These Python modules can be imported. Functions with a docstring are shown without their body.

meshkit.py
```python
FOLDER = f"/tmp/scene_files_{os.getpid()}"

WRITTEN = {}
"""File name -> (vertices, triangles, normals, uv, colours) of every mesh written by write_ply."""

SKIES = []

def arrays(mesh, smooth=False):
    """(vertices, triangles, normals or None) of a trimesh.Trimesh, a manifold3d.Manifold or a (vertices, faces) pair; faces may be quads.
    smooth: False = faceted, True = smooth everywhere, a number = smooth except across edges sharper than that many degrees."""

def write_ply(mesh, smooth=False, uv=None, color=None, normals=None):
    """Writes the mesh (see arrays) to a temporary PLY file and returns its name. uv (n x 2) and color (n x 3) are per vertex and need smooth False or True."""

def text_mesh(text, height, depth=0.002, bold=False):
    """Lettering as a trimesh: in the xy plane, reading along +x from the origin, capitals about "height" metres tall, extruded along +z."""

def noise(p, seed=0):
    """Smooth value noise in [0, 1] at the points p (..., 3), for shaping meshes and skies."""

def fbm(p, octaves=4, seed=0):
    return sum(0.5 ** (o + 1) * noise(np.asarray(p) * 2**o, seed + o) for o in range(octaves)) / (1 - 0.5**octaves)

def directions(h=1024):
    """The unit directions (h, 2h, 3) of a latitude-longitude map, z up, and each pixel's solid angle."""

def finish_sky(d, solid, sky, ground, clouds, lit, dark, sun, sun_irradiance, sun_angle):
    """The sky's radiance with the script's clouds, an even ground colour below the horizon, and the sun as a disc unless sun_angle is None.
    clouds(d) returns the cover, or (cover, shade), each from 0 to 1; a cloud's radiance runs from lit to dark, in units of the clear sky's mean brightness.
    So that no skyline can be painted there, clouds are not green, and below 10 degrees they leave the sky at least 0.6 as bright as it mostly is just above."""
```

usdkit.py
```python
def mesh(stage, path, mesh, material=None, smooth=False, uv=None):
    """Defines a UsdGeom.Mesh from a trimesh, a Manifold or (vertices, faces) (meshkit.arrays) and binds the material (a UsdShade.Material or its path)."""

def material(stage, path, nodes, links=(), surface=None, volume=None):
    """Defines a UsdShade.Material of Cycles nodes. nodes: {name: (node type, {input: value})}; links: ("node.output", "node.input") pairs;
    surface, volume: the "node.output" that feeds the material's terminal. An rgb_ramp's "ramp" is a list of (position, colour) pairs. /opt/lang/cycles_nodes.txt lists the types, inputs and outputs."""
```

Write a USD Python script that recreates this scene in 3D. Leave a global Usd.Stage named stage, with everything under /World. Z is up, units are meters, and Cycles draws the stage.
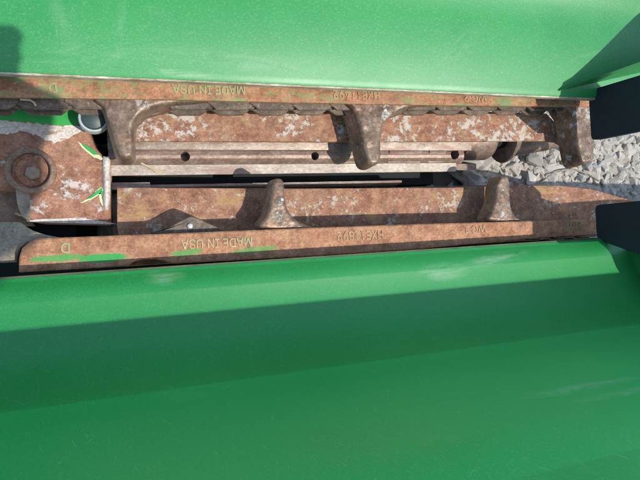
import math, numpy as np, trimesh, usdkit, meshkit
from pxr import Usd, UsdGeom, UsdLux, UsdShade, Gf, Sdf, Vt
from shapely.geometry import Polygon, Point, LineString
from shapely import affinity
import manifold3d as mf

stage = Usd.Stage.CreateInMemory()
UsdGeom.SetStageUpAxis(stage, UsdGeom.Tokens.z); UsdGeom.SetStageMetersPerUnit(stage, 1.0)
UsdGeom.Xform.Define(stage, '/World'); UsdGeom.Scope.Define(stage, '/World/Looks')
rng = np.random.default_rng(7)

# ---------------- camera, sun, sky ----------------
EXPOSURE = 1.0
SUN = np.array([0.43, -0.33, 1.0]); SUN /= np.linalg.norm(SUN)
ex = np.array([.9437, .0527, -.3266]); ey = np.array([-.0557, .9984, 0.])
ex /= np.linalg.norm(ex); ey -= ex * (ex @ ey); ey /= np.linalg.norm(ey); ez = np.cross(ex, ey)
CM = np.array([ex, ey, ez])                       # columns: camera right, up, back in the world
CP = -CM @ np.array([0, 70, -533.]) * .001
cam = UsdGeom.Camera.Define(stage, '/World/camera')
m4 = Gf.Matrix4d(1.0)
for i in range(3): m4.SetRow3(i, Gf.Vec3d(*CM[:, i]))
m4.SetTranslateOnly(Gf.Vec3d(*CP)); cam.AddTransformOp().Set(m4)
cam.CreateHorizontalApertureAttr(36.0); cam.CreateVerticalApertureAttr(27.0); cam.CreateFocalLengthAttr(36.0 * 533 / 640)
cam.CreateClippingRangeAttr(Gf.Vec2f(0.01, 100)); cam.CreateExposureAttr(EXPOSURE)
sun = UsdLux.DistantLight.Define(stage, '/World/sun'); sun.CreateNormalizeAttr(True); sun.CreateIntensityAttr(0.53); sun.CreateAngleAttr(0.55); sun.CreateColorAttr(Gf.Vec3f(1.0, .955, .88))
zx = SUN; xx = np.cross([0, 1, 0], zx); xx /= np.linalg.norm(xx); yx = np.cross(zx, xx)
sm = Gf.Matrix4d(1.0)
for i, a in enumerate((xx, yx, zx)): sm.SetRow3(i, Gf.Vec3d(*a))
sun.AddTransformOp().Set(sm)
dome = UsdLux.DomeLight.Define(stage, '/World/sky')
skym = usdkit.material(stage, '/World/Looks/sky', {'s': ('sky_texture', dict(sky_type='single_scattering', sun_disc=False, sun_elevation=math.asin(SUN[2]), sun_rotation=math.atan2(SUN[0], SUN[1]))), 'b': ('background_shader', dict(strength=0.15))}, [('s.color', 'b.color')], surface='b.background')
UsdShade.MaterialBindingAPI.Apply(dome.GetPrim()).Bind(skym); dome.GetPrim().SetCustomDataByKey('kind', 'structure')

def P(px, py, z):                                 # the point at height z met by the sight line of a pixel of the 640 x 480 picture
    d = CM @ np.array([px - 320, 240 - py, -533.]); return CP + d * (z - CP[2]) / d[2]
def XY(pts, z): return np.array([P(a, b, z)[:2] for a, b in pts])

# ---------------- scene helpers ----------------
used = {}
def numbered(path):
    k = used[path] = used.get(path, -1) + 1
    return path if k == 0 else f'{path}_{k:03d}'
def tag(p, label, cat, group=None, kind=None):
    p = p.GetPrim() if hasattr(p, 'GetPrim') else p
    if label: p.SetCustomDataByKey('label', label)
    if cat: p.SetCustomDataByKey('category', cat)
    if group: p.SetCustomDataByKey('group', group)
    if kind: p.SetCustomDataByKey('kind', kind)
    return p
def thing(name, label, cat, group=None, loc=(0, 0, 0)):
    x = UsdGeom.Xform.Define(stage, numbered('/World/' + name)); x.AddTranslateOp().Set(Gf.Vec3d(*map(float, loc)))
    return tag(x, label, cat, group)
def part(name, mesh, mat, parent=None, label=None, smooth=25, kind=None):
    base = str(parent.GetPath()) if parent else '/World'
    off = np.zeros(3)
    q = parent
    while q and str(q.GetPath()) != '/World':
        t = q.GetAttribute('xformOp:translate')
        if t and t.Get() is not None: off += np.array(t.Get())
        q = q.GetParent()
    v, f, _ = meshkit.arrays(mesh)
    o = usdkit.mesh(stage, numbered(base + '/' + name), trimesh.Trimesh(v - off, f, process=True), mat, smooth=smooth).GetPrim()
    if label: o.SetCustomDataByKey('label', label)
    if kind: o.SetCustomDataByKey('kind', kind)
    return o

# ---------------- mesh helpers ----------------
cat = trimesh.util.concatenate
def box(lo, hi):
    lo, hi = np.array(lo, float), np.array(hi, float)
    b = trimesh.creation.box(hi - lo); b.apply_translation((lo + hi) / 2); return b
def loft(poly, rings):
    """a flat shape carried through rings (inset, height) from the bottom up, edges chamfered by the insets"""
    p = np.asarray(poly, float)
    if Polygon(p).exterior.is_ccw is False: p = p[::-1]
    n = len(p); e = np.roll(p, -1, 0) - p; e /= np.linalg.norm(e, axis=1, keepdims=True)
    nr = np.stack([e[:, 1], -e[:, 0]], 1); m = nr + np.roll(nr, 1, 0); m /= np.maximum((m * m).sum(1, keepdims=True) / 2, .35)
    V, F = [], []
    for o, z in rings: V.append(np.c_[p - m * o, np.full(n, z)])
    for k in range(len(rings) - 1):
        for i in range(n):
            a, b = k * n + i, k * n + (i + 1) % n
            F += [[a, b, b + n], [a, b + n, a + n]]
    tv, tf = trimesh.creation.triangulate_polygon(Polygon(p), engine='earcut')
    idx = np.array([np.argmin(((p - t) ** 2).sum(1)) for t in tv]); tf = idx[tf]
    a, b, c = p[tf[:, 0]], p[tf[:, 1]], p[tf[:, 2]]
    ab, ac = b - a, c - a
    flip = (ab[:, 0] * ac[:, 1] - ab[:, 1] * ac[:, 0]) < 0; tf[flip] = tf[flip][:, ::-1]
    F = np.vstack([F, tf[:, ::-1], tf + (len(rings) - 1) * n])
    return trimesh.Trimesh(np.vstack(V), F, process=False)
def plate(poly, z0, z1, c=.0008): return loft(poly, [(c, z0), (0, z0 + c), (0, z1 - c), (c, z1)])
def resample(poly, step):
    r = LineString(np.vstack([poly, poly[:1]])); n = max(12, int(r.length / step))
    return np.array([r.interpolate(t, normalized=True).coords[0] for t in np.arange(n) / n])
def roughen(poly, amp, step=.0007, seed=0, freq=350):
    """an outline worn uneven: its points pushed about by noise"""
    q = resample(poly, step); p3 = np.c_[q * freq, np.full(len(q), seed * 3.3)]
    return q + amp * 2 * np.stack([meshkit.fbm(p3, 3, seed) - .5, meshkit.fbm(p3, 3, seed + 9) - .5], 1)
def pillow(poly, z0, z1, R, flare=0., step=.0011, dent=0., seed=0):
    """a flat forging with a rounded upper edge of radius R, sides widening downwards by flare, and a slightly uneven face"""
    from scipy.spatial import Delaunay
    b = resample(poly, step); pg = Polygon(b)
    if not pg.exterior.is_ccw: b = b[::-1]; pg = Polygon(b)
    lo, hi = b.min(0), b.max(0); gx, gy = np.meshgrid(np.arange(lo[0], hi[0], step), np.arange(lo[1], hi[1], step * .87)); gx[::2] += step / 2
    g = np.c_[gx.ravel(), gy.ravel()]; import shapely
    d = shapely.distance(shapely.points(g), pg.exterior); keep = shapely.contains(pg, shapely.points(g)) & (d > step * .55)
    pts = np.vstack([b, g[keep]]); d = np.r_[np.zeros(len(b)), d[keep]]
    t = Delaunay(pts).simplices; c = pts[t].mean(1); t = t[shapely.contains(pg.buffer(1e-7), shapely.points(c))]
    u, w = pts[t[:, 1]] - pts[t[:, 0]], pts[t[:, 2]] - pts[t[:, 0]]; fl = u[:, 0] * w[:, 1] - u[:, 1] * w[:, 0]; t = t[np.abs(fl) > 1e-12]; fl = fl[np.abs(fl) > 1e-12]; t[fl < 0] = t[fl < 0][:, ::-1]
    q = np.clip(R - d, 0, R); z = z1 - (R - np.sqrt(R * R - q * q))
    if dent: z = z + dent * 2 * (meshkit.fbm(np.c_[pts * 130, np.full(len(pts), seed)], 3, seed) - .5)
    n = len(b); e = np.roll(b, -1, 0) - np.roll(b, 1, 0); e /= np.linalg.norm(e, axis=1, keepdims=True); nr = np.stack([e[:, 1], -e[:, 0]], 1)
    V = np.vstack([np.c_[pts, z], np.c_[b + nr * flare, np.full(n, z0)]]); k = len(pts); i = np.arange(n); j = (i + 1) % n
    F = np.vstack([t, np.c_[i, k + i, k + j], np.c_[i, k + j, j]])
    return trimesh.Trimesh(V, F, process=False)
def rounded(pts, r, k=5):
    """corner rounding by radius r per corner"""
    pts = np.asarray(pts, float); out = []; n = len(pts); r = np.broadcast_to(r, n)
    for i in range(n):
        a, b, c = pts[i - 1], pts[i], pts[(i + 1) % n]
        if r[i] <= 0: out.append(b); continue
        u, w = a - b, c - b; lu, lw = np.linalg.norm(u), np.linalg.norm(w); u, w = u / lu, w / lw
        d = min(r[i], lu * .45, lw * .45)
        for t in np.linspace(0, 1, k): out.append((1 - t) ** 2 * (b + u * d) + 2 * t * (1 - t) * b + t * t * (b + w * d))
    return np.array(out)
def spline(pts, k=4):
    """closed smooth outline through the points"""
    pts = np.asarray(pts, float); n = len(pts); out = []
    for i in range(n):
        a, b, c, d = pts[i - 1], pts[i], pts[(i + 1) % n], pts[(i + 2) % n]
        for t in np.arange(k) / k: out.append(.5 * (2 * b + (c - a) * t + (2 * a - 5 * b + 4 * c - d) * t ** 2 + (-a + 3 * b - 3 * c + d) * t ** 3))
    return np.array(out)
def lathe(profile, loc, n=32, axis='z'):
    m = trimesh.creation.revolve(np.array(profile, float), sections=n)
    if axis == 'x': m.apply_transform(trimesh.transformations.rotation_matrix(math.pi / 2, [0, 1, 0]))
    m.apply_translation(loc); return m
def extrude_x(profile, xs, jitter=None):
    """an open (y, z) profile swept along x stations"""
    p = np.asarray(profile, float); n = len(p); V = []
    for x in xs: V.append(np.c_[np.full(n, x), p])
    F = []
    for i in range(len(xs) - 1):
        for j in range(n - 1):
            a = i * n + j; F += [[a, a + n, a + n + 1], [a, a + n + 1, a + 1]]
    return trimesh.Trimesh(np.vstack(V), F, process=False)
def closed_x(profile, x0, x1):
    """a closed (y, z) outline as a solid from x0 to x1"""
    m = trimesh.creation.extrude_polygon(Polygon(profile), x1 - x0, engine='earcut')
    v = m.vertices.copy(); m.vertices = np.c_[v[:, 2] + x0, v[:, 0], v[:, 1]]; m.fix_normals(); return m
def tube(pts, r, n=8):
    pts = np.asarray(pts, float); r = np.broadcast_to(r, len(pts)); V, F = [], []
    for i, p in enumerate(pts):
        t = pts[min(i + 1, len(pts) - 1)] - pts[max(i - 1, 0)]; t /= np.linalg.norm(t)
        u = np.cross(t, [0.3, .2, 1]); u /= np.linalg.norm(u); w = np.cross(t, u)
        a = np.arange(n) / n * 2 * math.pi
        V.append(p + r[i] * (np.cos(a)[:, None] * u + np.sin(a)[:, None] * w))
    for i in range(len(pts) - 1):
        for j in range(n):
            a, b = i * n + j, i * n + (j + 1) % n; F += [[a, b, b + n], [a, b + n, a + n]]
    e = (len(pts) - 1) * n
    F += [[0, j + 1, j] for j in range(1, n - 1)] + [[e, e + j, e + j + 1] for j in range(1, n - 1)]
    m = trimesh.Trimesh(np.vstack(V), F, process=False); m.fix_normals(); return m
def cut(m, holes):
    def M(t):
        t = t.copy(); t.merge_vertices(); return mf.Manifold(mf.Mesh(np.asarray(t.vertices, np.float32), np.asarray(t.faces, np.uint32)))
    a = M(m)
    if a.is_empty(): raise ValueError('not closed')
    for h in holes: a = a - M(h)
    k = a.to_mesh(); return trimesh.Trimesh(k.vert_properties[:, :3], k.tri_verts, process=False)
def cyl(r, p, h=.05, n=20, axis='z'):
    c = trimesh.creation.cylinder(r, h, sections=n)
    if axis == 'x': c.apply_transform(trimesh.transformations.rotation_matrix(math.pi / 2, [0, 1, 0]))
    if axis == 'y': c.apply_transform(trimesh.transformations.rotation_matrix(math.pi / 2, [1, 0, 0]))
    c.apply_translation(p); return c

# ---------------- materials ----------------
def mat(name, nodes, links, surface='p.BSDF'):
    return usdkit.material(stage, '/World/Looks/' + name, nodes, links, surface=surface)
def rust(name, cols, paint=None, paint_t=.62, paint_s=55, extra=None, rough=.75, dust=.25, seed=0., bump=.6, scale=70, extra_t=.6, extra_s=22, stretch=(1, 1, 1), metal=0., fleck=.5, spots=()):
    """rusted steel: three rust tones, flakes of an old coat, patches of a second coat, pits"""
    N = {'g': ('geometry', {}), 'mp': ('mapping', dict(location=(seed, seed * .7, 0), scale=stretch)),
         'a': ('noise_texture', dict(scale=scale, detail=10, roughness=.74)), 'ar': ('rgb_ramp', dict(ramp=[(.36, cols[0]), (.5, cols[1]), (.63, cols[2])])),
         'f': ('noise_texture', dict(scale=420, detail=6, roughness=.78)), 'fr': ('rgb_ramp', dict(ramp=[(.3, (.55, .52, .5)), (.5, (.98, .97, .96)), (.7, (1.45, 1.42, 1.36))])),
         'mf': ('mix_color', dict(blend_type='multiply', fac=1.0, use_clamp=False)),
         'd': ('noise_texture', dict(scale=22, detail=9, roughness=.7)), 'dr': ('rgb_ramp', dict(ramp=[(.45, (0, 0, 0)), (.75, (dust,) * 3)])),
         'md': ('mix_color', dict(b=(.38, .30, .21))),
         'bs': ('math', dict(math_type='multiply_add', value2=.5, value3=0.)), 'bp': ('bump', dict(strength=bump, distance=.0016)),
         'p': ('principled_bsdf', dict(roughness=rough, metallic=metal, specular_ior_level=.35))}
    L = [('g.position', 'mp.vector')] + [('mp.vector', k + '.vector') for k in 'afd'] + [('a.fac', 'ar.fac'), ('f.fac', 'fr.fac'), ('ar.color', 'mf.a'), ('fr.color', 'mf.b'), ('d.fac', 'dr.fac'), ('mf.result', 'md.a'), ('dr.color', 'md.fac'), ('f.fac', 'bs.value1'), ('a.fac', 'bs.value3'), ('bs.value', 'bp.height'), ('bp.normal', 'p.normal')]
    N['k'] = ('noise_texture', dict(scale=330, detail=5, roughness=.62)); N['kr'] = ('rgb_ramp', dict(ramp=[(.30, (.10, .05, .035)), (.37, cols[1]), (.60, cols[1]), (.66, (.56, .40, .25))])); N['km'] = ('rgb_ramp', dict(ramp=[(.31, (.75,) * 3), (.40, (0, 0, 0)), (.57, (0, 0, 0)), (.66, (fleck,) * 3)])); N['mk'] = ('mix_color', {})
    L += [('mp.vector', 'k.vector'), ('k.fac', 'kr.fac'), ('k.fac', 'km.fac'), ('km.color', 'mk.fac'), ('kr.color', 'mk.b'), ('md.result', 'mk.a')]
    out = 'mk.result'
    if extra:
        N['e'] = ('noise_texture', dict(scale=extra_s, detail=9, roughness=.72, distortion=.4)); N['em'] = ('mapping', dict(location=(3.1 + seed, 1.7, .4), scale=(.45, 1, 1)))
        N['er'] = ('rgb_ramp', dict(ramp=[(extra_t - .05, (0, 0, 0)), (extra_t + .05, (.9, .9, .9))])); N['me'] = ('mix_color', dict(b=extra))
        L += [('mp.vector', 'em.vector'), ('em.vector', 'e.vector'), ('e.fac', 'er.fac'), ('er.color', 'me.fac'), (out, 'me.a')]; out = 'me.result'
    if paint:
        N['w'] = ('noise_texture', dict(scale=paint_s, detail=12, roughness=.74, distortion=.15)); N['wm'] = ('mapping', dict(location=(7.7, 2.3 + seed, .9)))
        N['wr'] = ('rgb_ramp', dict(ramp=[(paint_t - .02, (0, 0, 0)), (paint_t + .035, (.85, .85, .85))])); N['mw'] = ('mix_color', dict(b=paint))
        N['wl'] = ('noise_texture', dict(scale=paint_s * .22, detail=3, roughness=.5)); N['wa'] = ('math', dict(math_type='multiply_add', value2=.55, value3=-.275)); N['wb'] = ('math', dict(math_type='add'))
        L += [('mp.vector', 'wm.vector'), ('wm.vector', 'w.vector'), ('wm.vector', 'wl.vector'), ('wl.fac', 'wa.value1'), ('wa.value', 'wb.value1'), ('w.fac', 'wb.value2'), ('wb.value', 'wr.fac'), ('wr.color', 'mw.fac'), (out, 'mw.a')]; out = 'mw.result'
        N['bw'] = ('bump', dict(strength=.5, distance=.0006)); L += [('wr.color', 'bw.height'), ('bw.normal', 'bp.normal')]
    for k, (c, r, ang, st, col) in enumerate(spots):          # worn remains of paint with their own place
        a, b, d, e, m = f'ua{k}', f'ub{k}', f'ud{k}', f'ue{k}', f'um{k}'
        N[a] = ('mapping', dict(mapping_type='texture', location=tuple(c), rotation=(0, 0, ang), scale=tuple(r))); N[b] = ('gradient_texture', dict(gradient_type='spherical'))
        N[d] = ('noise_texture', dict(scale=160 + 9 * k, detail=10, roughness=.78)); N[e] = ('math', dict(math_type='multiply_add', value2=1.3)); N[e + 'r'] = ('rgb_ramp', dict(ramp=[(.86, (0, 0, 0)), (1., (st,) * 3)])); N[m] = ('mix_color', dict(b=col))
        L += [('g.position', a + '.vector'), (a + '.vector', b + '.vector'), ('g.position', d + '.vector'), ('d.fac' if 0 else d + '.fac', e + '.value1'), (b + '.fac', e + '.value3'), (e + '.value', e + 'r.fac'), (e + 'r.color', m + '.fac'), (out, m + '.a')]; out = m + '.result'
    L.append((out, 'p.base_color'))
    return mat(name, N, L)
def green(name, base, dust=.6, scr=.55, rough=.43, seed=0., scuffs=()):
    """moulded green hood plastic: dusty bloom, pale hair scratches in several directions, specks, scuffs"""
    N = {'g': ('geometry', {}), 'base': ('color', dict(value=base)),
         'v': ('noise_texture', dict(scale=5, detail=5, roughness=.6)), 'vr': ('rgb_ramp', dict(ramp=[(.3, (.86, .9, .88)), (.7, (1.12, 1.08, 1.1))])), 'mv': ('mix_color', dict(blend_type='multiply', fac=1., use_clamp=False)),
         'sp': ('noise_texture', dict(scale=650, detail=5, roughness=.7)), 'spr': ('rgb_ramp', dict(ramp=[(.52, (0, 0, 0)), (.78, (dust * .5,) * 3)])), 'msp': ('mix_color', dict(b=(.45, .55, .42))),
         'sm': ('mapping', dict(location=(seed, .31, 0), scale=(1, 2.6, 1))), 'sn': ('noise_texture', dict(scale=9, detail=10, roughness=.7, distortion=.8)), 'sr': ('rgb_ramp', dict(ramp=[(.60, (0, 0, 0)), (.70, (.1 * dust,) * 3), (.78, (.62 * dust,) * 3)])), 'ms': ('mix_color', dict(b=(.5, .58, .46))),
         'bp': ('bump', dict(strength=.05, distance=.0008)), 'rr': ('map_range', dict(from_min=.35, from_max=.7, to_min=rough - .07, to_max=rough + .12)), 'p': ('principled_bsdf', dict(specular_ior_level=.6))}
    L = [('g.position', 'v.vector'), ('v.fac', 'vr.fac'), ('base.color', 'mv.a'), ('vr.color', 'mv.b'), ('g.position', 'sp.vector'), ('sp.fac', 'spr.fac'), ('mv.result', 'msp.a'), ('spr.color', 'msp.fac'),
         ('g.position', 'sm.vector'), ('sm.vector', 'sn.vector'), ('sn.fac', 'sr.fac'), ('msp.result', 'ms.a'), ('sr.color', 'ms.fac'), ('sp.fac', 'bp.height'), ('bp.normal', 'p.normal'), ('v.fac', 'rr.value'), ('rr.result', 'p.roughness')]
    out = 'ms.result'
    for k, (ang, ln, wd, t) in enumerate([(.35, 60, 1500, .70), (-.9, 75, 1700, .71), (1.45, 28, 1500, .715), (-.2, 80, 1900, .71)]):
        a, b, r, m = f'ka{k}', f'kb{k}', f'kr{k}', f'km{k}'
        N[a] = ('mapping', dict(rotation=(0, 0, ang), location=(seed + k, k * .37, 0))); N[a + 's'] = ('mapping', dict(scale=(ln, wd, ln)))
        N[b] = ('noise_texture', dict(scale=1., detail=1.5, roughness=.5, distortion=.12)); N[r] = ('rgb_ramp', dict(ramp=[(t, (0, 0, 0)), (t + .1, (scr * .6,) * 3)])); N[m] = ('mix_color', dict(b=(.42, .6, .42)))
        L += [('g.position', a + '.vector'), (a + '.vector', a + 's.vector'), (a + 's.vector', b + '.vector'), (b + '.fac', r + '.fac'), (r + '.color', m + '.fac'), (out, m + '.a')]; out = m + '.result'
    for k, (c, r, ang, st) in enumerate(scuffs):              # pale scuffs and dusty smears, each with its own place and shape
        a, b, d, e, m = f'ua{k}', f'ub{k}', f'ud{k}', f'ue{k}', f'um{k}'
        c = np.asarray(c, float)
        N[a] = ('mapping', dict(mapping_type='texture', location=tuple(c), rotation=(0, 0, ang), scale=tuple(r))); N[b] = ('gradient_texture', dict(gradient_type='spherical'))
        N[d] = ('noise_texture', dict(scale=75 + 9 * k, detail=9, roughness=.72, distortion=.9)); N[e + 'm'] = ('math', dict(math_type='multiply_add', value2=1.5, value3=-.62)); N[e + 'q'] = ('math', dict(math_type='multiply', use_clamp=True)); N[e + 's'] = ('math', dict(math_type='multiply', value2=st * 2.2, use_clamp=True)); N[m] = ('mix_color', dict(b=(.40, .52, .38)))
        N[d + 'v'] = ('mapping', dict(rotation=(0, 0, -ang))); N[d + 'w'] = ('mapping', dict(scale=(.3, 1.3, 1)))
        L += [('g.position', a + '.vector'), (a + '.vector', b + '.vector'), ('g.position', d + 'v.vector'), (d + 'v.vector', d + 'w.vector'), (d + 'w.vector', d + '.vector'), (d + '.fac', e + 'm.value1'), (e + 'm.value', e + 'q.value1'), (b + '.fac', e + 'q.value2'), (e + 'q.value', e + 's.value1'), (e + 's.value', m + '.fac'), (out, m + '.a')]; out = m + '.result'
    L.append((out, 'p.base_color'))
    return mat(name, N, L)
def plain(name, col, rough=.6, metal=0., var=.25, scale=60, spec=.4, bump=.1):
    c = np.array(col)
    return mat(name, {'g': ('geometry', {}), 'n': ('noise_texture', dict(scale=scale, detail=7, roughness=.65)), 'r': ('rgb_ramp', dict(ramp=[(.3, tuple(c * (1 - var))), (.7, tuple(c * (1 + var)))])), 'b': ('bump', dict(strength=bump, distance=.001)), 'p': ('principled_bsdf', dict(roughness=rough, metallic=metal, specular_ior_level=spec))},
               [('g.position', 'n.vector'), ('n.fac', 'r.fac'), ('r.color', 'p.base_color'), ('n.fac', 'b.height'), ('b.normal', 'p.normal')])

def on_flank(px, py, y=-.203):
    d = CM @ np.array([px - 320, 240 - py, -533.]); return CP + d * (y - CP[1]) / d[1]
SCUFF_U = [(P(182, 74, .026), (.035, .004, .03), -.03, .9), (P(90, 55, .03), (.10, .018, .05), .1, .2), (P(240, 62, .03), (.12, .016, .05), 0., .22), (P(455, 50, .03), (.05, .02, .05), .5, .2), (P(60, 15, .03), (.03, .012, .05), -1.2, .22), (P(120, 30, .03), (.035, .005, .05), 1.4, .25)]
SCUFF_L = [(P(440, 272, .03), (.035, .011, .03), 0., .8), (P(495, 258, .03), (.05, .007, .03), .1, .9), (P(165, 277, .03), (.02, .008, .03), 0., .7), (on_flank(580, 408), (.075, .03, .009), 0., .9), (on_flank(625, 411), (.05, .03, .006), 0., .8), (on_flank(190, 430), (.035, .03, .014), 0., .35), (on_flank(255, 398), (.025, .03, .009), 0., .35)]
R_BAR = [(.22, .092, .05), (.385, .18, .097), (.505, .275, .155)]
R_PLATE = [(.17, .072, .044), (.29, .132, .078), (.41, .222, .13)]
R_STEEL = [(.13, .095, .075), (.22, .155, .125), (.30, .215, .17)]
WHITE = (.55, .49, .42)
M = dict(
    bar_upper=rust('bar_upper', R_BAR, extra=(.20, .29, .12), extra_t=.545, extra_s=75, seed=.35, paint=(.5, .42, .26), paint_t=.68, paint_s=160),
    bar_lower=rust('bar_lower', R_BAR, extra=(.09, .33, .12), extra_t=.66, extra_s=20, seed=1.2, paint=(.5, .42, .26), paint_t=.70, paint_s=150, spots=[(P(104, 258, 0), (.026, .0055, .02), .03, .95, (.035, .33, .075)), (P(60, 258, 0), (.030, .004, .02), .0, .8, (.035, .33, .075)), (P(188, 252.5, 0), (.02, .004, .02), .05, .7, (.035, .33, .075)), (P(255, 250, 0), (.03, .004, .02), .05, .6, (.035, .33, .075))]),
    deck=rust('deck', R_PLATE, paint=WHITE, paint_t=.548, paint_s=125, extra=(.38, .25, .13), extra_t=.60, extra_s=90, seed=2.1),
    deck_lower=rust('deck_lower', R_PLATE, paint=(.5, .42, .33), paint_t=.60, paint_s=170, extra=(.40, .25, .10), extra_t=.60, extra_s=60, seed=4.4),
    chain=rust('chain', [(.06, .046, .035), (.12, .090, .068), (.20, .152, .115)], seed=.8, rough=.5, dust=.3, scale=70, metal=.3, fleck=.35, bump=.3),
    lug=rust('lug', [(.075, .048, .033), (.155, .10, .070), (.265, .19, .14)], seed=3.3, extra=(.33, .18, .10), extra_t=.62, extra_s=60, paint=(.46, .43, .38), paint_t=.61, paint_s=120, rough=.4, dust=.4, metal=.35, fleck=.25, bump=.22),
    roll=rust('roll', [(.13, .085, .065), (.21, .14, .11), (.29, .215, .175)], seed=5.5, dust=.4, stretch=(.7, 1, 1), rough=.45, metal=.35, fleck=.3, bump=.25),
    ledge=rust('ledge', [(.15, .115, .092), (.215, .17, .137), (.29, .24, .2)], seed=6.5, dust=.35, stretch=(.7, 1, 1), rough=.42, metal=.35, fleck=.25, bump=.2, extra=(.17, .10, .075), extra_t=.55, extra_s=40),
    knife=rust('knife', [(.24, .195, .16), (.36, .305, .25), (.46, .405, .345)], seed=7.5, dust=.2, stretch=(.6, 1, 1), extra=(.24, .15, .11), extra_t=.60, extra_s=30, rough=.5, metal=.05, fleck=.3, bump=.2),
    gearbox=rust('gearbox', [(.19, .083, .052), (.32, .148, .092), (.43, .232, .143)], paint=(.60, .55, .49), paint_t=.60, paint_s=62, seed=9.1),
    gear_side=rust('gear_side', [(.2, .17, .13), (.29, .245, .19), (.36, .30, .23)], seed=8.1, dust=.6),
    boss=rust('boss', [(.13, .085, .06), (.22, .14, .10), (.31, .2, .14)], seed=1.9, dust=.4),
    white_coat=rust('white_coat', [(.5, .45, .40), (.62, .56, .50), (.68, .62, .55)], seed=2.9, dust=.2, extra=(.33, .16, .10), extra_t=.60, extra_s=110, rough=.55),
    green_coat=plain('green_coat', (.035, .33, .07), .45, var=.12),
    cream=plain('cream', (.62, .62, .36), .6, var=.1),
    text_green=rust('text_green', [(.33, .21, .11), (.44, .30, .165), (.52, .40, .24)], extra=(.32, .36, .18), extra_t=.47, extra_s=60, seed=.9),
    text_rust=rust('text_rust', [(.30, .16, .085), (.42, .25, .135), (.52, .34, .20)], seed=2.2),
    hood=green('hood', (.013, .235, .051), seed=.2, dust=.6, scr=.36, scuffs=SCUFF_U), hood2=green('hood2', (.013, .235, .051), seed=1.7, dust=.26, scr=.26, scuffs=SCUFF_L),
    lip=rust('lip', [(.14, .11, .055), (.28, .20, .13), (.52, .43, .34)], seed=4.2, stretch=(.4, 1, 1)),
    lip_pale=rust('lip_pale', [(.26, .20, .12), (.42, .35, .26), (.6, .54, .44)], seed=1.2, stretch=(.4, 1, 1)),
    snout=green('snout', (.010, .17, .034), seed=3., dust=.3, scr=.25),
    rubber=plain('rubber', (.014, .022, .027), .65, var=.15, spec=.3),
    frame=plain('frame', (.012, .016, .013), .85),
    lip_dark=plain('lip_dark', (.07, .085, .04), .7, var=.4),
    cap=plain('cap', (.035, .06, .055), .5, var=.15, spec=.6), cap_ring=plain('cap_ring', (.42, .46, .46), .35, spec=.6),
    bolt=plain('bolt', (.27, .19, .14), .55, var=.3, scale=200), steel=plain('steel', (.5, .48, .45), .35, metal=.6, var=.3, scale=200),
    straw=plain('straw', (.52, .41, .26), .8, var=.25), 
)

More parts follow.
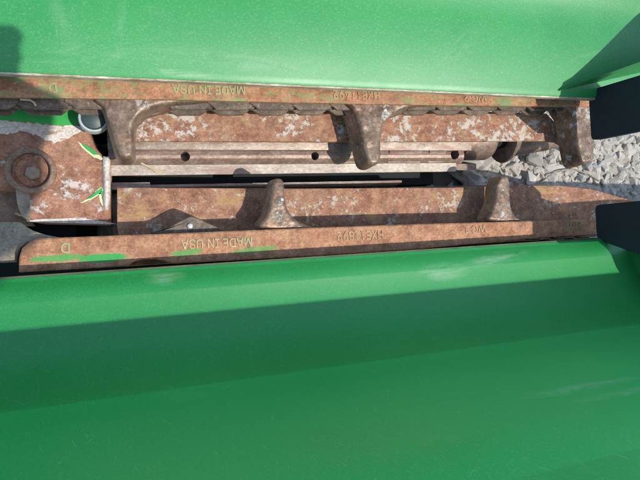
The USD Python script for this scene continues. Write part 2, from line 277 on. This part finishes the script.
# ---------------- ground ----------------
GZ = -.19
g = tag(part('ground', box((-4, -4, GZ - .1), (6, 4, GZ)), plain('dust_ground', (.11, .10, .088), .95, var=.35, scale=25, bump=.6)), 'pale crushed limestone gravel ground', None, kind='structure')
stones = [plain('stone_' + n, c, .9, var=.16, scale=90, bump=.5) for n, c in [('pale', (.40, .37, .325)), ('warm', (.38, .335, .27)), ('grey', (.29, .27, .24)), ('white', (.47, .445, .40))]]
def stone(c, s):
    q = rng.normal(size=(17, 3)); q /= np.linalg.norm(q, axis=1, keepdims=True); q *= rng.uniform(.86, 1.06, (17, 1))
    q *= np.array([s * rng.uniform(.9, 1.6), s * rng.uniform(.6, 1.), s * rng.uniform(.55, .85)])
    a = rng.uniform(0, 2 * math.pi); t = rng.normal(0, .45, 2)
    T = trimesh.transformations.euler_matrix(t[0], t[1], a)[:3, :3]
    h = trimesh.convex.convex_hull(q @ T.T + c); return h
near = []
for k in range(4000):
    if len(near) >= 298: break
    p = np.array([rng.uniform(.33, .74), rng.uniform(-.06, .19)]); s = float(np.clip(rng.lognormal(math.log(.0078), .38), .0045, .017))
    lay = len(near) // 260
    if all((p[0] - q[0]) ** 2 + (p[1] - q[1]) ** 2 > (.68 * (s + q[2])) ** 2 for q in near if q[3] == lay) or rng.random() < .02: near.append((p[0], p[1], s, lay))
for x, y, s, lay in near:
    part('stone', stone((x, y, GZ + s * .35 + lay * .011), s), stones[rng.integers(4)], g, smooth=False)
far = []
for k in range(13000):
    x, y = (rng.uniform(-.7, 1.7), rng.uniform(-.8, .9)) if k < 5500 else (rng.uniform(.30, .80), rng.uniform(-.12, .26))
    inside = .33 < x < .74 and -.06 < y < .19
    s = float(np.clip(rng.lognormal(math.log(.013), .35), .006, .026))
    if inside: s *= .55
    far.append(stone((x, y, GZ + s * rng.uniform(.2, .5)), s))
tag(part('loose_gravel', cat(far), stones[0], g, smooth=False), None, None, kind='stuff')

# ---------------- hoods ----------------
HX0, HX1 = -.62, .47
def hood_profile(side, y_lip, y_base, lean=.10, top=.235, lean2=0):
    """(y, z) from the lip edge by the row, over the apron, up the steep flank and over the ridge"""
    p = [(y_lip, .0215), (y_lip - .0012, .0232), (y_lip - .0005, .025), (y_lip + .0018, .0262)]
    for t in np.linspace(.05, 1, 14):
        y = y_lip + .0018 + t * (y_base - .0705 - y_lip); p.append((y, .0262 + .010 * t + .002 * math.sin(t * 3.0)))
    y0, z0 = p[-1]; r = .073
    for a in np.linspace(0, 1, 9)[1:]:
        a *= math.pi / 2 - lean; p.append((y0 + r * math.sin(a), z0 + r * (1 - math.cos(a))))
    y1, z1 = p[-1]
    for t in np.linspace(0, 1, 12)[1:]: p.append((y1 + (top - z1) * t * math.tan(lean), z1 + (top - z1) * t))
    if lean2:
        for t in np.linspace(0, 1, 16)[1:]:
            y2, z2 = p[-1]; l = lean + (lean2 - lean) * min(1, t * 3); p.append((y2 + .009 * math.tan(l), z2 + .009))
        lean = lean2
    y2, z2 = p[-1]; r = .05
    for a in np.linspace(0, 1, 10)[1:]:
        b = lean + (math.pi - 2 * lean) * a / 2; p.append((y2 + r * (math.cos(lean) - math.cos(b)), z2 + r * (math.sin(b) - math.sin(lean))))
    yc = p[-1][0]; p += [(2 * yc - y, z) for y, z in p[:-1][::-1]]
    return np.array(p) * [side, 1]
def shell(profile, xs, th=.004):
    a = extrude_x(profile, xs)
    n = np.gradient(profile, axis=0); n = np.c_[-n[:, 1], n[:, 0]]; n /= np.linalg.norm(n, axis=1, keepdims=True)
    mid = len(profile) // 2
    if n[mid, 1] < 0: n = -n
    b = extrude_x(profile - n * th, xs); k = len(profile); N = len(a.vertices)
    F = [a.faces, b.faces[:, ::-1] + N]; e = []
    for i in range(len(xs) - 1):
        for j in (0, k - 1): q = i * k + j; e += [[q, q + k, q + k + N], [q, q + k + N, q + N]]
    for i in (0, len(xs) - 1):
        for j in range(k - 1): q = i * k + j; e += [[q, q + 1, q + 1 + N], [q, q + 1 + N, q + N]]
    m = trimesh.Trimesh(np.vstack([a.vertices, b.vertices]), np.vstack(F + [e]), process=False); m.fix_normals(); return m
hu = thing('hood_cover', 'upper dusty green plastic hood along the top edge, fully sunlit', 'hood', 'green row hoods', (0, .077, .02))
part('shell', shell(hood_profile(1, .0775, .225), np.linspace(HX0, HX1, 14)), M['hood'], hu)
hl = thing('hood_cover', 'lower green plastic hood filling the bottom half, mostly in shade', 'hood', 'green row hoods', (0, -.087, .02))
part('shell', shell(hood_profile(-1, .0875, .175, .10, .226, .32), np.linspace(HX0, HX1, 14)), M['hood2'], hl)
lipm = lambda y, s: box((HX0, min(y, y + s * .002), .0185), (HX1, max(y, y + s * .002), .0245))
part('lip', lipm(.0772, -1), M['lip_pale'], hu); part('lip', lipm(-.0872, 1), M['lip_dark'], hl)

# snouts: the raised points in front of the hoods
def hull(pts): return trimesh.convex.convex_hull(np.array(pts, float))
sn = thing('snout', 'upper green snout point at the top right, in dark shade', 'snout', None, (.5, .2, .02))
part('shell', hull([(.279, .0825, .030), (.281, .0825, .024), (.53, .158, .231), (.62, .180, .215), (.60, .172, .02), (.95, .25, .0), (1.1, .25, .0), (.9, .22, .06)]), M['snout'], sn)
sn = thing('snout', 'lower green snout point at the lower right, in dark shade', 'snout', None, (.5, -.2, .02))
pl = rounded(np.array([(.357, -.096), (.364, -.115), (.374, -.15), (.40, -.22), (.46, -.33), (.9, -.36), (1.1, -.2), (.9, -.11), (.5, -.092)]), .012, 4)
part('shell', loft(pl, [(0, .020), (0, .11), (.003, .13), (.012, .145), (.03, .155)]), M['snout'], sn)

# rubber flaps standing across the row at its front end
def flap(x, ys, zs, label):
    p = rounded(np.c_[ys, zs], .006, 4)
    f = thing('ear_guard', label, 'rubber flap', None, (x, float(np.mean(ys)), min(zs)))
    m = trimesh.creation.extrude_polygon(Polygon(p), .008, engine='earcut'); v = m.vertices.copy(); m.vertices = np.c_[v[:, 2] + x, v[:, 0], v[:, 1]]; m.fix_normals()
    part('sheet', m, M['rubber'], f); return f
flap(.335, [.0880, .0292, .0250, .052, .0850], [.0155, .0155, .148, .148, .09], 'upper black rubber flap hanging above the gravel by the upper snout')
flap(.3315, [-.0472, -.0870, -.138, -.0472], [.019, .019, .175, .175], 'lower black rubber flap across the front of the lower guide bar')

# ---------------- guide bars with cast lettering ----------------
def lettering(txt, px0, px1, py, z, h, mat_, parent, bold=True):
    a, b = P(px0, py[0], z), P(px1, py[1], z)            # left and right ends in the picture; the words read from the far side
    m = meshkit.text_mesh(txt, h, .0009, bold); lo, hi = m.bounds
    m.apply_translation([-(lo[0] + hi[0]) / 2, -(lo[1] + hi[1]) / 2, 0]); w = np.linalg.norm(b - a)
    m.apply_scale([w / (hi[0] - lo[0]), h / (hi[1] - lo[1]), 1])
    ang = math.atan2(b[1] - a[1], b[0] - a[0]) + math.pi
    m.apply_transform(trimesh.transformations.rotation_matrix(ang, [0, 0, 1])); c = (a + b) / 2
    m.apply_translation([c[0], c[1], z - .0002]); return part('lettering', m, mat_, parent, label=f'raised letters {txt}', smooth=False)
def edge(pts, z, k=2): return XY(pts, z)
bu = thing('guide_bar', 'upper rusty steel guide bar with raised lettering under the upper hood', 'guide bar', 'rusty guide bars', (0, .075, -.006))
up = np.vstack([XY([(-60, 96), (20, 97), (160, 99), (300, 102.3), (430, 104.8), (540, 106), (592, 106.5)], 0), [(.345, .105), (-.40, .105)]])
part('bar', plate(up, -.006, 0, .0012), M['bar_upper'], bu)
bl = thing('guide_bar', 'lower rusty steel guide bar with raised lettering beside the lower hood', 'guide bar', 'rusty guide bars', (0, -.07, -.006))
lo_ = np.vstack([XY([(604, 219.5), (530, 221), (420, 224), (300, 228.2), (170, 233.5), (40, 238.3)], 0)])
ends = XY([(30, 241), (22, 248), (19, 257), (18.5, 272.5), (70, 269.5), (128, 266.2), (133, 262), (142, 259.6), (155, 259), (165, 261), (173, 263.7), (300, 256.8), (420, 249), (540, 237.5), (604, 234)], 0)
part('bar', plate(np.vstack([lo_, ends]), -.006, 0, .0012), M['bar_lower'], bl)
lettering('D', 49, 57, (88, 88), 0, .0085, M['text_green'], bu)
lettering('MADE IN USA', 172, 245, (89.5, 91), 0, .0085, M['text_green'], bu)
lettering('HXE11492', 333, 379, (94.5, 95.5), 0, .0095, M['text_rust'], bu)
lettering('WC 2', 464, 486, (98.3, 98.6), 0, .0085, M['text_rust'], bu)
lettering('25', 575, 583, (100.8, 101), 0, .007, M['text_rust'], bu)
lettering('D', 61, 70, (248, 248), 0, .009, M['text_green'], bl)
lettering('MADE IN USA', 181, 252, (244.5, 242), 0, .009, M['text_green'], bl)
lettering('HXE11892', 337, 383, (236.5, 234.5), 0, .0095, M['text_rust'], bl)
lettering('WC 1', 464, 486, (229.8, 228.8), 0, .0085, M['text_rust'], bl)
lettering('2201', 566, 582, (225.5, 225), 0, .0085, M['text_rust'], bl)

# ---------------- row frame under the bars ----------------
fr = thing('row_frame', 'dark painted row unit frame below the deck plates', 'frame', None, (0, 0, -.2))
part('rail', box((-.62, .055, -.16), (.30, .075, -.078)), M['frame'], fr)
part('rail', box((-.62, -.12, -.16), (.42, -.055, -.078)), M['frame'], fr)
part('crossmember', box((-.60, -.054, -.185), (-.235, .054, -.10)), M['frame'], fr)

# ---------------- deck plates ----------------
du = thing('deck_plate', 'upper rusty deck plate with flaking white paint between the chain and the stalk roll', 'deck plate', None, (0, .05, -.047))
zd = -.042
pu = np.vstack([XY([(128, 141), (330, 141.8), (541, 141), (556, 142), (570, 150), (584, 160), (592, 162)], zd), [(.325, .075), (-.178, .075)]])
part('plate', plate(pu, zd - .005, zd, .0007), M['deck'], du)
dl = thing('deck_plate', 'lower rusty deck plate between the stalk roll and the lower guide bar', 'deck plate', None, (0, -.035, -.05))
zl = -.045
pl_ = np.vstack([XY([(117, 225), (117, 187.5), (300, 188.5), (452, 187.5), (511, 185.5), (560, 185.5), (592, 189), (618, 196.5), (650, 205), (690, 225)], zl), [(.46, -.085), (-.19, -.085)]])
part('plate', plate(pl_, zl - .005, zl, .0007), M['deck_lower'], dl)

# ---------------- gathering chains ----------------
def link(p, ang, L, w, z, mat_, parent, offset=0):
    def pl(z0, k):
        e = .0022 if k else 0.
        q = [(-L * .5 + k * .002, -w * .5 - e + .003), (-L * .5 + .003 + k * .004, -w * .5 - e), (L * .5 - .0035 - k * .002, -w * .5 - e), (L * .5 + .0025, -w * .30), (L * .5 + .0055, w * .5), (-L * .5 + .001, w * .5), (-L * .5 - .003, -w * .2)]
        q = np.array(q) @ np.array([[math.cos(ang), math.sin(ang)], [-math.sin(ang), math.cos(ang)]]) + p[:2]
        return plate(q, z0 - .003, z0, .0006)
    return part('link', cat([pl(z - offset, 0), pl(z - .013 + offset, 1)]), mat_, parent)
def chain(label, a, b, n, z, mirror, skip=()):
    c = thing('gathering_chain', label, 'chain', 'gathering chains', tuple((a + b) / 2 - [0, 0, .02]))
    d = (b - a) / n; ang = math.atan2(d[1], d[0]); L = np.linalg.norm(d)
    for k in range(n):
        link(a + d * (k + .5), ang, L * .86, .0150, z, M['chain'], c, .0008 * (k % 2))
    for k in range(n + 1):
        q = a + d * k; part('roller', cyl(.0055, (q[0], q[1], z - .0082), .0065, 14), M['chain'], c); part('pin', cyl(.0027, (q[0], q[1], z - .008), .0185, 10), M['chain'], c)
    return c
cu = chain('upper gathering chain with three paddle lugs under the upper bar', P(-40, 100.5, -.012), P(580, 105, -.012), 16, -.010, 1)
cl = chain('lower gathering chain with two paddle lugs under the lower bar', P(60, 246, -.012), P(600, 230.5, -.012), 16, -.010, -1)
def lug(pts, parent, z1=-.004, th=.028, flare=.0015, R=.005):
    q = spline(XY(pts, z1), 4)
    return part('lug', pillow(q, z1 - th, z1, R, flare, dent=.0006, seed=len(pts) + int(pts[0][0])), M['lug'], parent, smooth=40)
lug([(100, 96), (103, 108), (109, 128), (116, 151), (121, 158), (130, 158), (134, 152), (134, 129), (138, 118), (148, 110), (168, 105), (205, 101.5), (207, 96)], cu)
lug([(352, 100), (355, 112), (362, 138), (366, 156), (370, 164), (378, 164), (382, 156), (382, 136), (386, 122), (396, 113), (414, 107), (432, 104.5), (432, 99)], cu)
lug([(568, 103), (573, 118), (577, 140), (580, 157), (584, 163.5), (592, 162), (595, 154), (597, 130), (603, 110), (603, 103)], cu)
lug([(261, 229), (266, 213), (270, 195), (272, 183), (276, 178.5), (282, 178.5), (285, 184), (286, 200), (290, 212), (299, 221), (312, 227), (312, 231)], cl, -.006, .019, .0006, .0045)
lug([(489, 221), (494, 203), (497, 184), (501, 176), (508, 176), (511, 183), (511.5, 200), (514, 212), (521, 219), (521, 222)], cl, -.006, .019, .0006, .0045)
# ear-shaped attachment with a bright pin
part('attachment', plate(spline(XY([(152, 234), (165, 229), (178, 222), (188, 217), (194, 217), (205, 221.5), (222, 229.5), (222, 235)], -.013), 3), -.017, -.0125), M['chain'], cl, 'ear-shaped chain attachment')
q = P(190, 226, -.0125); part('pin', lathe([(0, .0025), (.0022, .0022), (.003, .001), (.003, -.004), (0, -.004)], (q[0], q[1], -.0125), 14), M['steel'], cl, 'bright pin head')

# ---------------- stalk rolls ----------------
def yz(py, z, px=320): p = P(px, py, z); return (p[1], z)
su = thing('stalk_roll', 'upper stalk roll with pale worn knife edge and brown nose under the upper deck plate', 'stalk roll', None, (0, .04, -.12))
a0, a1, a2, a3, a4 = (np.array(q) for q in (yz(139, -.056), yz(150, -.058), yz(152, -.062), yz(164, -.068), yz(173, -.070)))
RX0, RX1 = P(108, 150, -.06)[0], P(462, 150, -.06)[0]
part('flange', closed_x([a0, (a0[0] + .012, -.056), (a0[0] + .012, -.062), (a1[0], -.064), a1], RX0, RX1 + .012), M['ledge'], su)
holes = [cyl(.0048 * s, P(x, y, -.066), .05, 18) for x, y, s in [(185, 157, 1), (314, 156.5, .95), (453, 155, 1.25)]]
face = cut(closed_x([a1 - np.array([0, .0025]), (a1[0] + .02, -.064), (a1[0] + .02, -.078), (a3[0] - .001, -.076), a3, a3 * .8 + a2 * .2 + [0, .0018], a3 * .55 + a2 * .45 + [0, .0028], a3 * .3 + a2 * .7 + [0, .0022], a2], RX0, RX1 + .004), holes)
part('roll_face', face, M['roll'], su)
kx = P(168, 168, -.07)[0]
part('knife', closed_x([a3, (a3[0] + .003, -.073), (a4[0], -.0745), a4], RX0, RX1 - .004), M['knife'], su)
part('knife', closed_x([(a4[0] + .002, -.0746), (a4[0] + .010, -.0746), (a4[0] + .022, -.12), (a4[0] + .016, -.12)], RX0, RX1 + .03), M['roll'], su)
for q0, q1 in ((341, 362), (388, 420), (428, 444)):
    pz = np.array([a1 + np.array([.0, -.0012]), a2 + np.array([0, .0016]), np.array(a3) + [.0004, .0018], np.array(a3) + [.0004, -.003], a1 + np.array([0, -.006])])
    part('wear_pad', closed_x(pz, P(q0, 156, -.065)[0], P(q1, 156, -.065)[0]), M['ledge'], su)
cy = (a0[0] + a4[0]) / 2 + .014
xb = P(468, 150, -.07)[0]; xe = P(499.5, 150, -.07)[0]
def along_x(profile, x, y, z, n=36):
    m = trimesh.creation.revolve(np.array(profile), sections=n); v = m.vertices.copy(); m.vertices = np.c_[v[:, 2], v[:, 0], v[:, 1]] + [x, y, z]; m.fix_normals(); return m
part('barrel', along_x([(0, 0), (.028, 0), (.028, xe - xb - .008), (.026, xe - xb - .003), (.021, xe - xb), (0, xe - xb)], xb, yz(141, -.085, 490)[0] + .004, -.092), M['roll'], su)
part('core', closed_x([(cy - .028, -.08), (cy + .02, -.08), (cy + .02, -.13), (cy - .022, -.13)], RX0, RX1 + .01), M['roll'], su)
xd = P(510, 150, -.08)[0]
part('disc', along_x([(0, -.002), (.031, -.002), (.032, 0), (.031, .002), (0, .002)], xd, yz(141, -.085, 510)[0] + .004, -.092), M['roll'], su)
part('shaft', along_x([(0, 0), (.012, 0), (.012, xd - xe + .02), (0, xd - xe + .02)], xe - .005, yz(141, -.085, 505)[0] + .004, -.092), M['frame'], su)
part('nose', along_x([(0, 0), (.024, 0), (.021, .03), (.015, .07), (.008, .105), (0, .12)], xd + .003, yz(141, -.085, 510)[0] + .004, -.092), M['roll'], su)
sl = thing('stalk_roll', 'lower stalk roll, a thin pale knife edge in the dark gap', 'stalk roll', None, (0, -.03, -.12))
b0, b1 = yz(181.8, -.070), yz(184.0, -.070)
part('knife', closed_x([b0, b1, (b1[0] - .006, -.11), (b0[0] - .008, -.11)], RX0, P(402, 183, -.070)[0]), M['ledge'], sl)
part('flange', box((RX0, yz(184.5, -.068)[0] - .001, -.071), (P(150, 183, -.068)[0], yz(179.5, -.068)[0], -.0675)), M['ledge'], sl)
part('core', closed_x([(b1[0] - .004, -.085), (b1[0] - .055, -.07), (b1[0] - .055, -.13), (b1[0] - .004, -.13)], RX0, P(505, 183, -.08)[0]), M['roll'], sl)

part('core', closed_x([(b1[0] + .0005, -.104), (a4[0] + .014, -.104), (a4[0] + .014, -.13), (b1[0] + .0005, -.13)], RX0 - .02, P(440, 183, -.088)[0]), M['frame'], sl)
# ---------------- gearbox at the rear of the row ----------------
GT = -.055
gb = thing('gearbox', 'rusty gearbox cover with peeling white and green paint and a round bolted boss', 'gearbox', None, (-.25, 0, -.07))
go = XY([(-70, 104), (86, 104), (90, 128), (97, 148), (104, 157), (110.5, 160), (111, 224.5), (40, 223), (30, 221.5), (22, 215), (18, 204), (16, 190), (-70, 188)], GT)
part('cover', loft(rounded(go, .002, 3), [(0, -.09), (0, GT - .006), (.0005, GT - .002), (.0025, GT)]), M['gearbox'], gb, smooth=40)
gs = XY([(30, 222.5), (21, 216), (17, 204), (15.2, 189), (29, 189), (30, 205)], GT + .0015)
part('rim', plate(rounded(gs, .001, 3), GT - .012, GT + .0012), M['gear_side'], gb)
part('rear_cover', plate(XY([(-80, 186), (19, 188), (23, 204), (28, 216), (34, 226), (-80, 226)], GT - .018), GT - .03, GT - .018), M['boss'], gb)
part('green_band', plate(roughen(spline(XY([(-60, 104), (20, 104.5), (60, 105), (80, 105.5), (82, 114), (84, 122), (70, 125.5), (45, 124), (18, 121), (-60, 116)], GT), 3), .0011, seed=2), GT - .002, GT + .0006, .00015), M['green_coat'], gb, 'band of green paint')
wb = [(-60, 117), (18, 121.5), (45, 124.5), (70, 126), (88, 124), (84, 129), (76, 134), (66, 139), (60, 141), (54, 143), (46, 140), (38, 136), (30, 133), (18, 132), (0, 135), (-60, 138)]
part('white_band', plate(roughen(spline(XY(wb, GT), 4), .0024, seed=4), GT - .002, GT + .0004, .00012), M['white_coat'], gb, 'band of peeling white paint')
part('white_edge', plate(spline(XY([(32, 222), (36, 219.5), (60, 218.5), (85, 217.5), (88, 219), (110, 222.5), (110, 224)], GT), 3), GT - .002, GT + .0004, .00015), M['white_coat'], gb)
rib = XY([(102.5, 158.5), (106, 157), (110.2, 159.5), (110.6, 190), (109.5, 207), (106, 210), (103, 206), (103, 186)], GT)
part('rib', pillow(roughen(spline(rib, 3), .0004), GT - .002, GT + .005, .0045, dent=.0004), M['white_coat'], gb, smooth=40)
for pts in ([(77, 141), (88, 148), (99, 155), (103, 160), (93, 157), (84, 149)], [(80, 203), (92, 196), (101, 187), (103, 192), (96, 197), (88, 201)], [(98.5, 192), (101, 192), (102, 199), (104, 203), (107, 201), (107, 203), (104, 206.5), (101, 204), (99.5, 199)]):
    part('paint_residue', plate(roughen(spline(XY(pts, GT), 3), .0009, seed=int(pts[0][0])), GT - .001, GT + .0005, .00012), M['cream'], gb)
for pts in ([(81, 143.5), (90, 148), (99, 154.5), (93, 154), (86, 149)], [(86, 199.5), (95, 193), (101.5, 188), (102, 191), (96, 195.5)], [(100.5, 192), (103, 191), (106, 199), (104.5, 201.5), (102.5, 198)]):
    part('paint_residue', plate(roughen(spline(XY(pts, GT), 3), .0008, seed=int(pts[0][1])), GT, GT + .0009, .00012), M['green_coat'], gb)
c = P(32, 171.5, GT)
part('boss_ring', lathe([(.0185, -.004), (.0212, -.003), (.0212, .0065), (.0200, .0080), (.0176, .0082), (.0164, .007), (.0160, -.004)], (c[0], c[1], GT), 48), M['boss'], gb)
part('boss_disc', lathe([(0, .0012), (.0135, .0012), (.0145, .0006), (.0150, -.003), (0, -.003)], (c[0], c[1], GT), 40), M['gearbox'], gb)
hx = P(32.5, 172.5, GT + .009); hexa = [(hx[0] + .0066 * math.cos(a), hx[1] + .0066 * math.sin(a)) for a in np.arange(6) * math.pi / 3 + .3]
part('hex_bolt', loft(hexa, [(0, GT), (0, GT + .0085), (.0012, GT + .0098)]), M['bolt'], gb)

# grey domed plug beside the first lug
c = P(93.5, 118, -.028)
pg = thing('grease_plug', 'round dark grey plug with a pale rim beside the leftmost lug', 'plug', None, (c[0], c[1], -.04))
part('dome', lathe([(0, .0035), (.006, .003), (.0098, .0012), (.0105, 0), (.0105, -.012), (0, -.012)], (c[0], c[1], -.028), 32), M['cap'], pg)
part('rim', lathe([(.0105, -.01), (.0132, -.01), (.0134, -.0015), (.0126, .0006), (.0112, .0008), (.0104, -.001)], (c[0], c[1], -.028), 36), M['cap_ring'], pg)

# idler plate in the lower left corner
ip = thing('idler_plate', 'beige dusty steel plate curving round the rear end of the lower bar', 'plate', None, (-.3, -.06, -.03))
part('plate', plate(XY([(-60, 222), (19, 222), (24, 226), (32, 230.5), (44, 234.5), (62, 238), (40, 240), (27, 242), (19, 248), (16, 255), (15, 262.5), (-60, 264)], -.014), -.022, -.014), M['gear_side'], ip)

# dry stalk bits
for pts, z, r, lb in [([(138, 161), (147, 166), (156, 171.5), (163, 174)], -.066, .0007, 'thin straw lying across the rear of the upper stalk roll'), ([(141, 163.5), (150, 166.5), (158, 170), (166, 172)], -.0655, .0006, 'second thin straw beside the first on the stalk roll'), ([(20, 99.5), (30, 100), (34, 102.5), (36, 106)], -.008, .0009, 'short pale bent wire over the rear of the upper chain')]:
    tag(part('straw', tube([P(a, b, z) for a, b in pts], r, 6), M['straw']), lb, 'straw')
tag(part('dry_stalk', tube([P(a, b, GZ + .016) for a, b in [(540, 184), (552, 174), (563, 170), (575, 169.5), (588, 174), (600, 181)]], .0013, 7), M['gear_side']), 'curved dry stalk lying on the gravel in the gap', 'dry stalk')

# ---------------- the person taking the picture (outside the frame; the shadow falls at the left edge) ----------------
def cw(r, u, b): return CP + CM @ np.array([r, u, b])
ph = thing('phone', 'dark phone held flat above the row just outside the picture', 'phone', None, cw(.06, -.025, .006))
pb = loft(rounded([(-.018, -.062), (.159, -.062), (.159, .014), (-.018, .014)], .011, 5), [(.001, .002), (0, .003), (0, .0095), (.001, .0105)])
pb = cut(pb, []); pb.vertices = CP + pb.vertices @ CM.T
part('body', pb, M['rubber'], ph)
lens = cyl(.007, (.012, 0, .0018), .002, 20); lens.vertices = CP + lens.vertices @ CM.T; part('lens_ring', lens, M['frame'], ph)
def flesh(chains, refine, it):
    out = mf.Manifold()
    for ch in chains:
        for (a, ra), (b, rb) in zip(ch, ch[1:]):
            q = []
            for p, r in ((a, ra), (b, rb)):
                i = trimesh.creation.icosphere(subdivisions=2, radius=r); q.append(i.vertices + np.asarray(p, float))
            out = out + mf.Manifold.hull_points(np.vstack(q))
    out = out.refine_to_length(refine).to_mesh(); m = trimesh.Trimesh(out.vert_properties[:, :3], out.tri_verts)
    return trimesh.smoothing.filter_taubin(m, iterations=it)
V3 = lambda *a: np.array(a, float)
skin = plain('skin', (.42, .24, .17), .55, var=.08); shirt = plain('shirt', (.07, .09, .14), .85, var=.1); denim = plain('denim', (.05, .07, .13), .9, var=.15); boot = plain('boot', (.06, .045, .035), .7); hairm = plain('hair', (.04, .028, .02), .7, var=.3)
pe = thing('person', 'person in a dark shirt leaning over the hood to hold the phone', 'person', None, (-.44, -.80, GZ))
hipc, chest, neck, head = V3(-.44, -.86, .62), V3(-.44, -.68, .97), V3(-.44, -.56, 1.17), V3(-.44, -.47, 1.28)
shR, shL = V3(-.25, -.60, 1.09), V3(-.63, -.60, 1.09); wrR, wrL = V3(.004, -.15, .59), cw(-.06, -.10, .035)
elR, elL = V3(.034, -.27, .77), V3(-.64, -.42, .85)
body = [[(hipc, .13), (chest, .125), (neck - [0, .03, .03], .07), (neck, .055), (head, .075)], [(shL, .06), (chest + [0, .02, .05], .11)], [(shR, .06), (chest + [0, .02, .05], .11)],
        [(head + [0, .03, .05], .082), (head + [0, .055, -.01], .066), (head + [0, .075, -.045], .04)], [(head + [0, .105, .0], .012), (head + [0, .118, -.018], .015)],
        [(head + [-.078, .02, 0], .018), (head + [-.076, .015, .02], .016)], [(head + [.078, .02, 0], .018), (head + [.076, .015, .02], .016)]]
for sgn, sh, el, wr in ((1, shR, elR, wrR), (-1, shL, elL, wrL)):
    body.append([(sh, .052), (el, .040), (wr, .027)])
    xe_ = .142 if sgn > 0 else -.022
    body.append([(wr, .027), (cw(xe_ + sgn * .012, -.055, .022), .020)]); body.append([(wr, .024), (cw(xe_ + sgn * .012, -.03, .026), .014)])
    for k, (u, ln) in enumerate([(-.042, .052), (-.025, .060), (-.008, .058), (.008, .046)]):
        q0 = cw(xe_ + sgn * .012, u - .008, .024); q1 = cw(xe_ + sgn * .010, u, .006); q2 = cw(xe_ - sgn * (ln * .28), u + .002, -.0075 if sgn > 0 else .019); q3 = cw(xe_ - sgn * ln * .5, u + .003, -.0065 if sgn > 0 else .019)
        body.append([(cw(xe_ + sgn * .012, -.045, .024), .013), (q0, .0095)]); body.append([(q0, .0092), (q1, .0085), (q2, .0078), (q3, .0068)] if sgn > 0 else [(q0, .0092), (q2, .0085), (q3, .0075)])
    body.append([(cw(xe_ + sgn * .012, -.062, .024), .014), (cw(xe_, -.050, .030), .0105), (cw(xe_ - sgn * .035, -.040, .0205), .0085)])
    hp = hipc + [sgn * .09, 0, -.03]; kn = V3(-.44 + sgn * .13, -.80, .20); an = V3(-.44 + sgn * .13, -.86, GZ + .10)
    body.append([(hp, .095), (kn, .062), (an, .045)]); body.append([(an, .045), (an + [0, .02, -.055], .04), (an + [0, .15, -.065], .033)])
bo = part('body', flesh(body, .012, 8), skin, pe, smooth=60)
part('shirt', flesh([[(hipc + [0, 0, .03], .142), (chest, .138), (neck - [0, .05, .06], .075)], [(shL, .070), (chest + [0, .02, .04], .122)], [(shR, .070), (chest + [0, .02, .04], .122)], [(shR, .068), (elR, .054), (elR * .75 + wrR * .25, .050)], [(shL, .068), (elL, .054), (elL * .75 + wrL * .25, .050)]], .02, 6), shirt, pe, smooth=60)
part('trousers', flesh([[(hipc + [0, 0, -.03], .145), (hipc + [0, 0, .02], .143)]] + [[(hipc + [q * .09, 0, -.03], .108), (V3(-.44 + q * .13, -.80, .20), .077), (V3(-.44 + q * .13, -.86, GZ + .13), .066)] for q in (1, -1)], .02, 6), denim, pe, smooth=60)
for q in (1, -1): an = V3(-.44 + q * .13, -.86, GZ + .10); part('boot', flesh([[(an + [0, 0, .02], .055), (an + [0, .02, -.05], .05), (an + [0, .16, -.06], .040)]], .015, 5), boot, pe, smooth=60)
part('hair', flesh([[(head + [0, .012, .075], .075), (head + [0, -.025, .03], .078), (head + [0, -.03, -.02], .062)]], .012, 5), hairm, pe, smooth=60)
for q in (1, -1): part('eye', trimesh.creation.icosphere(subdivisions=2, radius=.011).apply_translation(head + [q * .031, .100, .018]), M['white_coat'], pe)
part('mouth', tube([head + [x, .105 - abs(x) * .3, -.043] for x in (-.022, -.01, 0, .01, .022)], .004, 6), plain('mouth', (.3, .12, .1), .5), pe)
